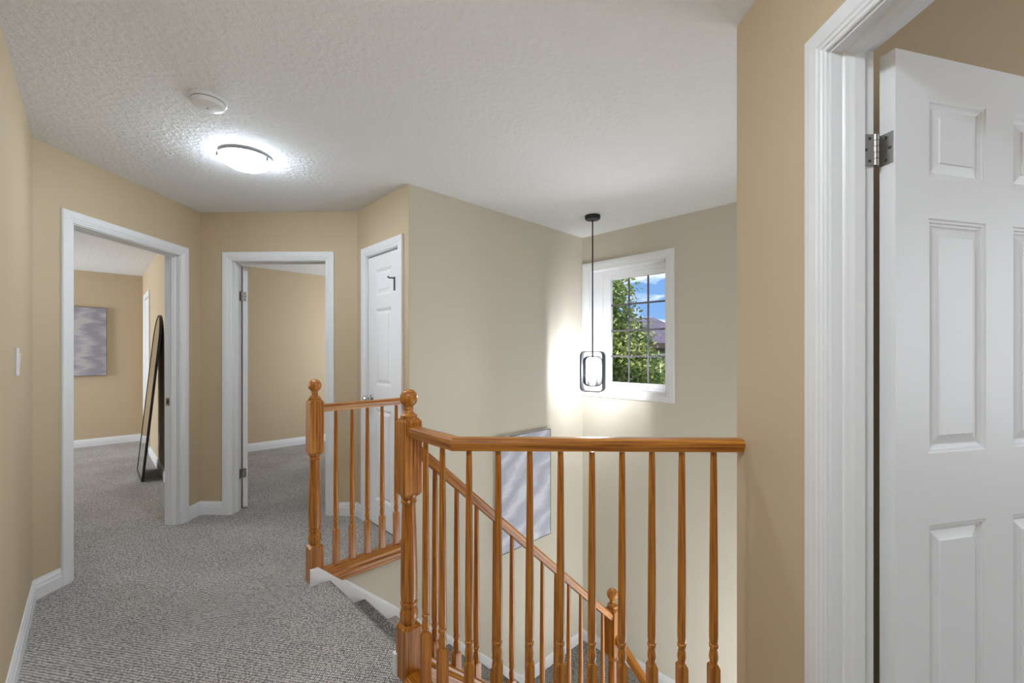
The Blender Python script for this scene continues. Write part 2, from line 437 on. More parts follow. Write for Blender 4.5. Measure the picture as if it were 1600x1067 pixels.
def hinge(pin, jdir, jn, ldir, ln, z, parent, h=0.076, w=0.031, lorg=None):
    """pin: plan point; jdir/ldir: directions of the two plates; jn/ln: their outward normals"""
    mb = MB(); pin = Vector((pin[0], pin[1], 0))
    lo_ = Vector((lorg[0], lorg[1], 0)) if lorg is not None else pin
    for (pp, dr, nn) in ((pin, Vector((*jdir, 0)), Vector((*jn, 0))), (lo_, Vector((*ldir, 0)), Vector((*ln, 0)))):
        f2 = lambda a, b, zz, dr=dr, nn=nn, pp=pp: pp + dr * a + nn * b + Vector((0, 0, zz))
        mb.box(0.0, w, -0.004, 0.0012, z - h / 2, z + h / 2, f2)
    if lorg is not None:
        dv_ = lo_ - pin; ln_ = dv_.length; dv_.normalize(); nv_ = Vector((-dv_.y, dv_.x, 0))
        mb.box(0, ln_, -0.001, 0.001, z - h / 2, z + h / 2, lambda a, b, zz: pin + dv_ * a + nv_ * b + Vector((0, 0, zz)))
    hg = mb.obj('hinge', STEEL, parent)
    return hg
def hinge_full(pin, jdir, jn, ldir, ln, z, leaf, frame_parent, screws=True, h=0.076, lorg=None):
    hg = hinge(pin, jdir, jn, ldir, ln, z, frame_parent, h, lorg=lorg)
    k = h / 5
    pr = []
    for i in range(5):
        zz = z - h / 2 + i * k
        pr += [(0.0045, zz), (0.0062, zz + 0.001), (0.0062, zz + k - 0.001), (0.0045, zz + k)]
    MB().lathe(pr, 12, (pin[0], pin[1], 0)).obj('hinge_barrel', STEEL, hg, smooth=True)
    if screws:
        P = Vector((pin[0], pin[1], 0))
        L0 = Vector((lorg[0], lorg[1], 0)) if lorg is not None else P
        for (P, dr, nn) in ((P, Vector((*jdir, 0)), Vector((*jn, 0))), (L0, Vector((*ldir, 0)), Vector((*ln, 0)))):
            for a, dz in ((0.015, h * 0.36), (0.024, 0), (0.015, -h * 0.36)):
                c = P + dr * a + nn * 0.0011 + Vector((0, 0, z + dz))
                lp = []
                for rr, off in ((0.0042, 0.0), (0.0036, 0.0008), (0.002, 0.0003)):
                    lp.append([c + nn * off + dr * rr * math.cos(q * math.pi / 4) + Vector((0, 0, rr * math.sin(q * math.pi / 4))) for q in range(8)])
                MB().loops(lp).obj('screw', DARKM, hg)
    return hg

# door_1 bedroom doorway (leaf stands open out of sight behind the wall)
fr1 = frame((LWX, 0), (0, 1), (1, 0))
d1 = thing('door_1', (LWX, 2.80, 0), 'white door frame of the bedroom with the mirror and grey picture', 'door frame', kind='structure')
door_frame(fr1, 2.412, 3.196, 0.115, d1, 0.03, 0.062); casing(fr1, 2.412, 3.196, DH, d1)
sp = MB().box(-0.105, -0.078, -0.0012, 0.0015, 0.905, 0.962, lambda a, b, z: Vector((LWX + a, 3.196 + b, z))).obj('strike_plate', CHROME, d1)
MB().box(-0.096, -0.087, -0.002, 0.0005, 0.922, 0.946, lambda a, b, z: Vector((LWX + a, 3.196 - 0.001 + b, z))).obj('strike_hole', DARKM, sp)

# door_2 far room doorway with its leaf swung inwards
fr2 = frame((0, DWY), (1, 0), (0, -1))
d2 = thing('door_2', (-1.89, DWY, 0), 'white door frame of the far empty room with its hinged door swung inwards', 'door', kind='structure')
door_frame(fr2, -2.268, -1.509, 0.115, d2, 0.035, 0.07); casing(fr2, -2.268, -1.509, DH, d2)
th = math.radians(131); piv = Vector((-2.258, DWY + 0.122, 0))
ax = Vector((math.cos(th), math.sin(th), 0)); bx_ = Vector((-math.sin(th), math.cos(th), 0))
org = piv - bx_ * 0.035
lf2 = door_leaf(lambda a, b, z: org + ax * a + bx_ * b + Vector((0, 0, z)), 0.752, [(0.112, 0.325), (0.427, 0.64)], d2)
for z in (1.775, 0.30):
    hinge_full((piv.x - 0.003, piv.y - 0.006), (0, -1), (1, 0), tuple((-bx_)[:2]), tuple((-ax)[:2]), z, lf2, d2, screws=True)

# door_3 closet, closed
fr3 = frame(D(CWD, 0), (E2.x, E2.y), (-E1.x, -E1.y))
d3 = thing('door_3', (*D(CWD, 2.89), 0), 'narrow closed white panelled closet door with a hook', 'door', kind='structure')
door_frame(fr3, 2.6535, 3.123, 0.115, d3, 0.046, 0.08); casing(fr3, 2.6535, 3.123, DH, d3)
lf3 = door_leaf(lambda a, b, z: Vector((*D(CWD + 0.010 + b, 3.120 - a), z)), 0.463, [(0.112, 0.351)], d3)
# knob with rosette
kp = Vector((*D(CWD + 0.010, 3.120 - 0.055), 0.955))
def lathe_dir(prof, base, dr, seg=16):
    dr = Vector(dr).normalized(); s1 = Vector((0, 0, 1)); s2 = dr.cross(s1)
    lp = [[base + dr * h + s1 * r * math.cos(2 * math.pi * k / seg) + s2 * r * math.sin(2 * math.pi * k / seg) for k in range(seg)] for r, h in prof]
    return MB().loops(lp)
kn = lathe_dir([(0.032, 0), (0.032, 0.004), (0.028, 0.009), (0.012, 0.011), (0.011, 0.030), (0.018, 0.036), (0.026, 0.046), (0.027, 0.056), (0.022, 0.066), (0.010, 0.070)], kp, -E1).obj('door_knob', CHROME, lf3, smooth=True)
# over-door coat hook
hk = Vector((*D(CWD + 0.010, 3.120 - 0.40), 1.83))
fh = lambda a, b, z: hk - E1 * b - E2 * a + Vector((0, 0, z))
hob = MB().box(-0.008, 0.008, 0, 0.006, -0.085, 0.012, fh).obj('coat_hook', DARKM, lf3, bevel=0.002)
MB().tube([fh(0, 0.004, 0.0), fh(-0.004, 0.018, 0.004), fh(-0.012, 0.030, 0.002), fh(-0.022, 0.044, 0.012)], [0.006, 0.005, 0.005, 0.006]).obj('hook_prong', DARKM, hob, smooth=True)

# door_4 near door, open into the near room
fr4 = frame((RWX, 0), (0, 1), (-1, 0))
d4 = thing('door_4', (RWX, 0.70, 0), 'near white six-panel door standing open in its white frame beside the guard rail', 'door', kind='structure')
door_frame(fr4, 0.345, 1.062, 0.10, d4, 0.026, 0.072); casing(fr4, 0.345, 1.062, DH, d4)
th4 = math.radians(14.8)
a4 = Vector((math.cos(th4), math.sin(th4), 0)); b4 = Vector((-math.sin(th4), math.cos(th4), 0)); o4 = Vector((0.911, 1.036, 0))
lf4 = door_leaf(lambda a, b, z: o4 + a4 * a + b4 * b + Vector((0, 0, z)), 0.711, [(0.107, 0.306), (0.405, 0.604)], d4)
p4 = o4 + b4 * 0.035
for z in (1.80, 0.22):
    hinge_full((0.883, 1.0585), (-1, 0), (0, -1), tuple((-b4)[:2]), tuple((-a4)[:2]), z, lf4, d4, lorg=(p4.x - 0.0008, p4.y))

# door_5 doorway on the bedroom's mirror wall
fr5 = frame(D(B1D, 0), (E2.x, E2.y), (-E1.x, -E1.y))
d5 = thing('door_5', (*D(B1D, 7.55), 0), 'white closet door and casing in the bedroom beyond the leaning mirror', 'door', kind='structure')
casing(fr5, 7.21, 7.86, DH, d5)
door_leaf(lambda a, b, z: Vector((*D(B1D - 0.004 + b * 0.1, 7.855 - a), z)), 0.64, [(0.1, 0.27), (0.37, 0.54)], d5)

# ------------------------------------------------------------------ window_1
frw = frame(D(WWD, 0), (E2.x, E2.y), (-E1.x, -E1.y))
w1 = thing('window_1', (*D(WWD, 2.05), WIN_Z0), 'white framed stairwell window divided into twelve panes by a grey grille', 'window', kind='structure')
casing(frw, WIN_W0, WIN_W1, WIN_Z1, w1, z0=WIN_Z0, sill=True)
RD = 0.10           # reveal depth to the sash
for nm, a0, a1, z0, z1 in (('reveal', WIN_W0 - 0.004, WIN_W0 + 0.008, WIN_Z0, WIN_Z1), ('reveal', WIN_W1 - 0.008, WIN_W1 + 0.004, WIN_Z0, WIN_Z1),
                           ('reveal_head', WIN_W0, WIN_W1, WIN_Z1 - 0.008, WIN_Z1 + 0.004), ('window_stool', WIN_W0, WIN_W1, WIN_Z0 - 0.004, WIN_Z0 + 0.008)):
    MB().box(a0, a1, -0.165, 0.001, z0, z1, frw).obj(nm, TRIM, w1)
def ringframe(a0, a1, z0, z1, i0, i1, j0, j1, b0, b1, nm, parent):
    """rectangular frame: outer a0..a1,z0..z1, inner i0..i1,j0..j1"""
    mb = MB()
    mb.box(a0, i0, b0, b1, z0, z1, frw); mb.box(i1, a1, b0, b1, z0, z1, frw)
    mb.box(i0, i1, b0, b1, z0, j0, frw); mb.box(i0, i1, b0, b1, j1, z1, frw)
    return mb.obj(nm, VINYL, parent, bevel=0.003)
wa0, wa1, wz0, wz1 = WIN_W0 + 0.008, WIN_W1 - 0.008, WIN_Z0 + 0.008, WIN_Z1 - 0.008
GL, GRt, GB, GT = 2.262, 1.690, 1.026, 2.004
ringframe(wa0, wa1, wz0, wz1, wa0 + 0.010, wa1 - 0.088, wz0 + 0.022, wz1 - 0.04, -0.155, -0.085, 'window_frame', w1)
sash = ringframe(wa0 + 0.010, wa1 - 0.088, wz0 + 0.022, wz1 - 0.04, GRt, GL, GB, GT, -0.14, -0.105, 'sash', w1)
MB().box(wa0 + 0.2, wa0 + 0.26, -0.085, -0.07, wz0 + 0.02, wz0 + 0.032, frw).obj('latch', VINYL, w1)
cw = (GL - GRt) / 3; rh = (GT - GB) / 4
for i in range(3):
    for j in range(4):
        MB().box(GRt + i * cw, GRt + (i + 1) * cw, -0.124, -0.121, GB + j * rh, GB + (j + 1) * rh, frw).obj('pane', GLASS, sash)
for i in (1, 2):
    MB().box(GRt + i * cw - 0.008, GRt + i * cw + 0.008, -0.119, -0.112, GB, GT, frw).obj('muntin', GRILLE, sash)
for j in (1, 2, 3):
    MB().box(GRt, GL, -0.1185, -0.1125, GB + j * rh - 0.008, GB + j * rh + 0.008, frw).obj('muntin', GRILLE, sash)
# unseen casings: the bedroom's window, and surrounds of the added fill lights
def plain_window(nm, P, u, nrm, a0, a1, z0, z1, label):
    f_ = frame(P, u, nrm); w_ = thing(nm, (P[0], P[1], z0), label, 'window', kind='structure')
    casing(f_, a0, a1, z1, w_, z0=z0, sill=True)
plain_window('window_2', D(-3.2, 0), (E2.x, E2.y), (E1.x, E1.y), 6.58, 8.12, 0.78, 2.12, 'white framed bright bedroom window')
plain_window('fill_casing_3', (-1.3, 0), (0, 1), (-1, 0), 5.23, 6.77, 0.78, 2.12, 'white casing around the added far room fill light')
plain_window('fill_casing_4', (3.5, 0), (0, 1), (-1, 0), -0.32, 1.02, 0.78, 2.12, 'white casing around the added near room fill light')
plain_window('fill_casing_6', D(WWD, 0), (E2.x, E2.y), (-E1.x, -E1.y), -0.93, 0.03, -2.36, -0.54, 'white casing around the added foyer fill light below the hall')
plain_window('fill_casing_7', (0, FY), (1, 0), (0, 1), 1.67, 2.63, -2.36, -0.54, 'white casing around the added foyer side fill below the near room')
plain_window('fill_casing_5', (0, -1.6), (1, 0), (0, 1), 1.53, 2.87, 0.53, 1.87, 'white casing around the added near room side fill light')

# ------------------------------------------------------------------ staircase
st = thing('staircase', (*D(0.99, 2.0), 0), 'grey carpeted staircase descending from the hall to a landing', 'staircase', kind='structure')
def step_profile(i):
    z = -i * RISE; dn = NOSE + RUN * i; d0 = dn - RUN - 0.035 if i else 0.945
    pr = [(d0, z - RISE - 0.002), (d0, z)]
    r = 0.021
    for k in range(7):
        a = math.pi / 2 - k * math.pi / 6
        pr.append((dn - r + r * math.cos(a), z - r + r * math.sin(a)))
    pr += [(dn - 0.026, z - 0.048), (dn - 0.026, z - RISE - 0.002)]
    return pr
for i in range(8):
    MB().prism(step_profile(i), 1.570, 2.468, lambda a, b, z: Vector((*D(a, z), b))).obj('step', CARPET, st, smooth=True)
LZ = -8 * RISE
fl2 = 1.50                       # w where the second flight starts
MB().prism([D(2.44, fl2 + 0.03), D(WWD, fl2 + 0.03), D(WWD, SWW), D(2.44, SWW)], LZ - 0.2, LZ).obj('landing', CARPET, st)
for i in range(6):
    pr = [(q[0] - NOSE, q[1] + LZ) for q in step_profile(i)]
    MB().prism(pr, 2.46, WWD - 0.02, lambda a, b, z: Vector((*D(z, fl2 - a), b))).obj('step', CARPET, st, smooth=True)
SL = RISE / RUN
def skirt(w0, w1, top, d0, nm, flat=True):
    zt = lambda d: top - (d - NOSE) * SL
    e_ = NOSE + (top - (LZ + BH)) / SL
    if flat:
        dz = NOSE - (0.09 - top) / SL
        pts = [(d0, -0.0), (d0, 0.09), (dz, 0.09)]
    else:
        pts = [(d0, zt(d0) - 0.15), (d0, zt(d0))]
    pts += [(e_, LZ + BH), (e_, LZ), (2.44, LZ - 0.05), (0.96, -0.31), (0.95, -0.02)]
    ob = MB().prism(pts, w0, w1, lambda a, b, z: Vector((*D(a, z), b))).obj(nm, TRIM, st, bevel=0.004)
    return ob
skirt(2.466, 2.492, 0.025, 0.876, 'skirt_board')
skirt(2.490, 2.5143, 0.040, 0.99, 'skirt_cap', flat=False)
skirt(1.546, 1.572, 0.025, 0.876, 'skirt_board')
baseboard('landing_baseboard', [D(2.58, SWW), D(WWD, SWW), D(WWD, fl2 - 0.02)], '', -1, LZ, st)
# white skirt down the second flight on the window wall
pts = [(1.52, LZ + BH), (1.52, LZ - 0.1), (0.35, LZ - 0.1 - 1.17 * SL), (0.35, LZ + BH - 1.0 * SL), (1.48, LZ + BH)]
MB().prism(pts, WWD - 0.022, WWD - 0.001, lambda a, b, z: Vector((*D(z, a), b))).obj('skirt_board', TRIM, st)
# closed stringer walls that carry the railings
zc = lambda d: 0.018 - (d - NOSE) * SL
MB().prism([(0.95, zc(0.95)), (2.40, zc(2.40)), (2.40, LOW), (0.93, LOW)], 1.490, 1.547, lambda a, b, z: Vector((*D(a, z), b))).obj('stringer_wall', DAYLIT_TAN, st)
zc3 = lambda w: LZ + 0.02 - (fl2 - w) * SL
MB().prism([(1.48, zc3(1.48)), (0.45, zc3(0.45)), (0.45, LOW), (1.48, LOW)], 2.405, 2.462, lambda a, b, z: Vector((*D(z, a), b))).obj('stringer_wall', DAYLIT_TAN, st)

# ------------------------------------------------------------------ railings
def ball(r, zc_, n=10):
    return [(max(r * math.sin(math.pi * k / n), 0.002), zc_ - r * math.cos(math.pi * k / n)) for k in range(0, n + 1)]
def sq_block(mb, s, z0, z1, ch, c0, c1):
    """square block with corners chamfered into the round turning"""
    lp = []
    def sq(h, z): return [(-h, -h, z), (h, -h, z), (h, h, z), (-h, h, z)]
    h = s / 2
    if c0: lp += [sq(h * 0.74, z0), sq(h, z0 + ch)]
    else: lp += [sq(h, z0)]
    if c1: lp += [sq(h, z1 - ch), sq(h * 0.74, z1)]
    else: lp += [sq(h, z1)]
    mb.loops(lp)
def newel_meshes(base):
    mb = MB(); s = 0.075
    sq_block(mb, s, base, 0.215, 0.014, False, True)
    sq_block(mb, s, 0.728, 1.042, 0.014, True, True)
    pr = [(0.026, 0.205), (0.028, 0.218), (0.0345, 0.232), (0.037, 0.250), (0.035, 0.266), (0.029, 0.281), (0.0275, 0.286), (0.0335, 0.289), (0.0345, 0.295), (0.0335, 0.301), (0.0285, 0.304),
          (0.0285, 0.309), (0.0325, 0.314), (0.034, 0.345), (0.0335, 0.42), (0.0315, 0.52), (0.0285, 0.62), (0.0262, 0.692), (0.0262, 0.697), (0.0305, 0.700), (0.0325, 0.706), (0.0305, 0.712), (0.0275, 0.715), (0.0275, 0.719), (0.032, 0.724), (0.034, 0.735)]
    mb.lathe(pr, 24)
    post = mb.mesh('newel_post', OAKZ, smooth=True, angle=30)
    mb = MB()
    pr = [(0.026, 1.036), (0.032, 1.042), (0.0345, 1.048), (0.0335, 1.054), (0.026, 1.058), (0.0235, 1.062), (0.0175, 1.068), (0.0155, 1.074), (0.019, 1.079), (0.0195, 1.083), (0.0165, 1.087)]
    mb.lathe(pr + ball(0.0368, 1.1225)[2:], 24)
    fin = mb.mesh('ball_finial', OAKZ, smooth=True, angle=50)
    return post, fin
NEW_P, NEW_F = newel_meshes(0.0)
NEW_P3, _ = newel_meshes(LZ + 1.387)
def newel(parent, xy, z, post=None):
    M = Matrix.Translation((xy[0], xy[1], z)) @ Matrix.Rotation(math.radians(45), 4, 'Z')
    o = add(bpy.data.objects.new('newel_post', post or NEW_P), parent, M)
    add(bpy.data.objects.new('ball_finial', NEW_F), o, M)
    return o
def baluster_mesh(blk, length, taper_top=0.0098):
    mb = MB()
    sq_block(mb, 0.032, 0.0, blk, 0.010, False, True)
    b_ = blk
    pr = [(0.0105, b_ - 0.008), (0.0115, b_ + 0.004), (0.0148, b_ + 0.018), (0.0152, b_ + 0.028), (0.0128, b_ + 0.044), (0.0112, b_ + 0.052), (0.0112, b_ + 0.055), (0.0150, b_ + 0.058), (0.0155, b_ + 0.063), (0.0148, b_ + 0.068), (0.0122, b_ + 0.071),
          (0.0135, b_ + 0.076), (0.0148, b_ + 0.095), (0.0140, b_ + (length - b_) * 0.4), (taper_top + 0.001, length - 0.05), (taper_top, length)]
    mb.lathe(pr, 14)
    return mb.mesh('baluster', OAKZ, smooth=True, angle=30)
BAL = baluster_mesh(0.215, 0.94)
BALS = baluster_mesh(0.085, 0.815)
def baluster(parent, xy, z, me, rot=0.0):
    M = Matrix.Translation((xy[0], xy[1], z)) @ Matrix.Rotation(rot, 4, 'Z')
    return add(bpy.data.objects.new('baluster', me), parent, M)
RAILP = [(-0.021, 0), (0.021, 0), (0.0225, 0.007), (0.0285, 0.019), (0.030, 0.029), (0.027, 0.037), (0.018, 0.0425), (0.0, 0.044), (-0.018, 0.0425), (-0.027, 0.037), (-0.030, 0.029), (-0.0285, 0.019), (-0.0225, 0.007)]
SHOEP = [(-0.045, 0), (0.045, 0), (0.045, 0.012), (0.038, 0.018), (0.034, 0.026), (0.027, 0.030), (-0.027, 0.030), (-0.034, 0.026), (-0.038, 0.018), (-0.045, 0.012)]
def run(name, P0, P1, prof, parent, mitre0=None, mitre1=None, plumb=True):
    """straight moulding from P0 to P1 (points on the profile's bottom centre line); local x runs along it"""
    P0 = Vector(P0); P1 = Vector(P1); dv = P1 - P0
    yaw = math.atan2(dv.y, dv.x); hl = math.hypot(dv.x, dv.y); pitch = math.atan2(dv.z, hl)
    M = Matrix.Translation(P0) @ Matrix.Rotation(yaw, 4, 'Z') @ Matrix.Rotation(-pitch, 4, 'Y')
    def end(x, mit):            # plumb-cut ends
        return [(x + (q[0] * mit if mit else 0) + q[1] * math.sin(pitch), q[0], q[1] * math.cos(pitch)) for q in prof]
    mb = MB().loops([end(0, mitre0), end(dv.length, mitre1)])
    return mb.obj(name, OAKX, parent, smooth=True, M=M, angle=25)
RB = 0.970                       # underside of the level rails

# rail beside the far doorway (newel to wall corner)
r1 = thing('balustrade', (*NW1, 0), 'short level oak balustrade with a newel post, beside the closet door', 'balustrade')
newel(r1, NW1, -0.004)
w_r = 2.5265
run('handrail', (*D(0.945, w_r), RB - 0.006), (*D(CWD - 0.001, w_r), RB - 0.006), RAILP, r1)
run('shoe_rail', (*D(0.945, w_r), 0.020), (*D(CWD - 0.001, w_r), 0.020), SHOEP, r1)
NOSP = [(-0.052, -0.030), (-0.046, -0.036), (0.048, -0.036), (0.048, 0.020), (-0.046, 0.020), (-0.053, 0.013), (-0.056, 0.004), (-0.056, -0.010), (-0.050, -0.018), (-0.050, -0.024)]
run('floor_nosing', (*D(0.955, w_r), 0), (*D(CWD - 0.001, w_r), 0), NOSP, r1)
for k, d in enumerate((1.039, 1.138, 1.237, 1.337, 1.438)):
    baluster(r1, D(d, w_r), 0.046, BAL, math.radians(45))

# guard rail along the hall edge
r2 = thing('balustrade', (*NW2, 0), 'long level oak guard rail with a tall newel post ending at the near tan wall', 'balustrade')
newel(r2, NW2, 0.0)
K = Vector((-0.200, 1.478)); P2 = Vector(NW2); dv = (K - P2).normalized()
turn = -math.atan2(dv.y, dv.x)
mit = math.tan(turn / 2)
s0 = P2 + dv * 0.036
run('handrail', (s0.x, s0.y, RB), (K.x, K.y, RB), RAILP, r2, None, -mit)
run('handrail', (K.x, K.y, RB), (RWX - 0.001, K.y, RB), RAILP, r2, mit, None)
run('shoe_rail', (s0.x, s0.y, 0.0), (K.x, K.y, 0.0), SHOEP, r2, None, -mit)
run('shoe_rail', (K.x, K.y, 0.0), (RWX - 0.001, K.y, 0.0), SHOEP, r2, mit, None)
for f_ in (0.40, 0.755):
    q = P2 + (K - P2) * f_
    baluster(r2, q, 0.026, BAL, math.atan2(dv.y, dv.x))
for x in (-0.152, -0.051, 0.058, 0.164, 0.272, 0.375, 0.477, 0.579, 0.687):
    baluster(r2, (x, K.y), 0.026, BAL, 0)

# sloping stair rail
r3 = thing('stair_railing', (*D(1.6, 1.519), -0.6), 'sloping oak stair railing descending from the tall newel to the landing newel', 'stair railing')
wz = 1.519
rz = lambda d: 0.906 - (d - NOSE) * 0.904 - 0.05
run('handrail', (*D(0.955, wz), rz(0.955)), (*D(2.405, wz), rz(2.405)), [(q[0], q[1] * 1.2) for q in RAILP], r3)
CAPP = [(-0.042, -0.05), (-0.034, -0.10), (0.032, -0.10), (0.032, 0.0), (0.042, 0.004), (0.045, 0.016), (0.036, 0.024), (0.033, 0.036), (0.026, 0.042), (-0.026, 0.042), (-0.033, 0.036), (-0.036, 0.024), (-0.045, 0.016), (-0.042, 0.004), (-0.036, -0.002)]
cz = lambda d: 0.022 - (d - NOSE) * SL
run('stringer_cap', (*D(0.955, wz), cz(0.955)), (*D(2.405, wz), cz(2.405)), CAPP, r3)
for k in range(12):
    d = 1.049 + 0.1155 * k
    baluster(r3, D(d, wz), cz(d) + 0.03, BALS, math.radians(45))

# lower railing beyond the landing newel
r4 = thing('stair_railing', (*D(2.434, 1.519), LZ), 'lower oak stair railing starting at the reddish landing newel post', 'stair railing')
newel(r4, D(2.434, 1.519), -1.387, NEW_P3)
rz4 = lambda w: -0.515 - 0.05 - (1.481 - w) * 0.901
run('handrail', (*D(2.434, 1.484), rz4(1.484)), (*D(2.434, 0.46), rz4(0.46)), [(q[0], q[1] * 1.2) for q in RAILP], r4)
cz4 = lambda w: LZ + 0.024 - (fl2 - w) * SL
run('stringer_cap', (*D(2.434, 1.484), cz4(1.484)), (*D(2.434, 0.46), cz4(0.46)), CAPP, r4)
for k in range(7):
    w = 1.27 - 0.1155 * k
    baluster(r4, D(2.434, w), cz4(w) + 0.03, BALS, math.radians(45))

# ------------------------------------------------------------------ pictures
def art_mat(name, base, light, dark, rot, scale, zoff):
    m, t, b = mat(name, base, 0.7, 0, 0.2)
    v = mapped(t, scale, rot, zoff)
    wv = N(t, 'ShaderNodeTexWave'); wv.inputs['Scale'].default_value = 1.0; wv.inputs['Distortion'].default_value = 7.0
    wv.inputs['Detail'].default_value = 4; wv.inputs['Detail Scale'].default_value = 1.4
    t.links.new(v, wv.inputs['Vector'])
    n = noise(t, 2.2, 5, 0.65, v)
    ad = N(t, 'ShaderNodeMath', operation='MULTIPLY'); t.links.new(wv.outputs['Fac'], ad.inputs[0]); t.links.new(n.outputs['Fac'], ad.inputs[1])
    r = ramp(t, ad.outputs['Value'], [(0.06, dark), (0.24, base), (0.36, base), (0.46, light), (0.7, light)])
    t.links.new(r.outputs['Color'], b.inputs['Base Color'])
    bump(t, b, n.outputs['Fac'], 0.15, 0.003)
    return m
ART1 = art_mat('lilac_abstract_paint', (0.60, 0.615, 0.72), (0.74, 0.75, 0.84), (0.50, 0.515, 0.62), (0, math.radians(-38), math.radians(-45)), (1.1, 1.1, 3.0), (0, 0, 0.3))
ART2 = art_mat('grey_abstract_paint', (0.40, 0.385, 0.44), (0.52, 0.49, 0.47), (0.33, 0.31, 0.34), (0, 0, 0), (1.2, 1.2, 5.5), (1, 0, 1.7))
FRAME = mat('dark_grey_picture_frame', (0.055, 0.05, 0.065), 0.5)[0]
SILVER = mat('pale_canvas_edge', (0.80, 0.80, 0.79), 0.5)[0]
def picture(name, fr, a0, a1, z0, z1, depth, art, label):
    p = thing(name, fr((a0 + a1) / 2, 0, z0), label, 'picture')
    e = 0.0035
    MB().box(a0 + e, a1 - e, 0.002, depth - 0.003, z0 + e, z1 - e, fr).obj('canvas', art, p)
    MB().box(a0 + 0.002, a1 - 0.002, 0.001, depth - 0.006, z0 + 0.002, z1 - 0.002, fr).obj('stretcher', SILVER, p)
    for q in ((a0, a0 + e, z0, z1), (a1 - e, a1, z0, z1), (a0, a1, z0, z0 + e), (a0, a1, z1 - e, z1)):
        MB().box(q[0], q[1], depth - 0.007, depth, q[2], q[3], fr).obj('frame_strip', FRAME, p)
    return p
picture('abstract_picture', frame(D(0, SWW), E1, -E2), 2.300, 2.955, -0.315, 0.625, 0.038, ART1, 'pale lilac abstract picture hanging on the daylit-toned stairwell wall')
picture('abstract_picture', frame(D(0, B1W), E1, -E2), -0.53, 0.135, 0.985, 1.935, 0.035, ART2, 'grey and mauve abstract picture hanging in the bedroom')

# ------------------------------------------------------------------ leaning arched mirror in the bedroom
mr = thing('floor_mirror', (*D(0.345, 5.92), 0), 'tall arched black framed mirror leaning on the bedroom wall', 'mirror')
tilt = Vector((0.505 - 0.345, 1.70)).normalized()
def fm(a, b, h):     # a across (w), b thickness towards the wall, h up the mirror
    d = 0.345 + tilt.x * h + tilt.y * b; z = tilt.y * h - tilt.x * b
    return Vector((*D(d, a), z + 0.006))
MW0, MW1, MH = 5.63, 6.235, 1.715
def arch(ins):
    rr = (MW1 - MW0) / 2 - ins; cx_ = (MW0 + MW1) / 2; top = MH - ins - rr
    pts = [(MW0 + ins, ins), (MW1 - ins, ins)]
    for k in range(17):
        a = math.pi * k / 16
        pts.append((cx_ + rr * math.cos(a), top + rr * math.sin(a)))
    return pts
lo = arch(0); li = arch(0.011)
n = len(lo)
lp = [[fm(p[0], 0.0, p[1]) for p in li], [fm(p[0], 0.0, p[1]) for p in lo], [fm(p[0], 0.022, p[1]) for p in lo], [fm(p[0], 0.022, p[1]) for p in li]]
mb = MB(); mb.loops(lp + [lp[0]], cap0=False, cap1=False)
mb.obj('mirror_frame', BLACKM, mr)
MB().prism(arch(0.010), 0.004, 0.008, lambda a, b, z: fm(a, z, b)).obj('mirror_glass', MIRROR, mr)
MB().prism(arch(0.010), 0.010, 0.020, lambda a, b, z: fm(a, z, b)).obj('backing_board', BLACKM, mr)

# ------------------------------------------------------------------ ceiling lamp and smoke detector
def ceiling_lamp(lx, ly, label, glass):
    lp_ = thing('ceiling_lamp', (lx, ly, H), label, 'ceiling lamp')
    MB().lathe([(0.02, 2.415), (0.136, 2.4155), (0.139, 2.418), (0.137, 2.422), (0.100, 2.426), (0.100, H - 0.0005)], 32, (lx, ly, 0)).obj('lamp_base', PLASTIC, lp_, smooth=True)
    pr = []
    for k in range(9):
        a = math.asin(0.14 / 0.2057) * k / 8
        pr.append((max(0.2057 * math.sin(a), 0.004), 2.410 + 0.1507 - 0.2057 * math.cos(a)))
    pr_in = [(max(r - 0.004, 0.002), z + 0.004) for r, z in reversed(pr)]
    MB().lathe(pr + pr_in, 40, (lx, ly, 0)).obj('glass_bowl', glass, lp_, smooth=True)
    for k in range(3):
        a = math.radians(-12 + 120 * k)
        c = (lx + 0.141 * math.cos(a), ly + 0.141 * math.sin(a), 2.404)
        MB().lathe([(0.002, -0.012), (0.006, -0.010), (0.0075, -0.003), (0.0075, 0.003), (0.006, 0.010), (0.002, 0.012)], 10, c).obj('clip', DARKM, lp_, smooth=True)
ceiling_lamp(-1.535, 2.43, 'lit frosted glass bowl ceiling lamp near the two open doorways', LAMPGLASS)
ceiling_lamp(-0.15, 0.33, 'added frosted glass bowl fill lamp, unseen over the near end of the hall', FILL_GLASS)  # invented lamp out of view, brightens the hall

sx_, sy_ = -1.362, 1.885
sm = thing('smoke_detector', (sx_, sy_, H), 'round white smoke detector on the hall ceiling near the lamp', 'smoke detector')
MB().lathe([(0.055, 2.404), (0.060, 2.406), (0.064, 2.414), (0.066, 2.424)], 36, (sx_, sy_, 0)).obj('cover', PLASTIC, sm, smooth=True)
MB().lathe([(0.070, 2.425), (0.073, 2.427), (0.073, H - 0.0005)], 36, (sx_, sy_, 0)).obj('base_ring', PLASTIC, sm, smooth=True)
MB().lathe([(0.066, 2.4225), (0.066, 2.4265)], 36, (sx_, sy_, 0)).obj('vent_gap', DARKM, sm)
MB().lathe([(0.004, 2.4025), (0.004, 2.405)], 10, (sx_ - 0.01, sy_ + 0.01, 0)).obj('test_button', GRILLE, sm)

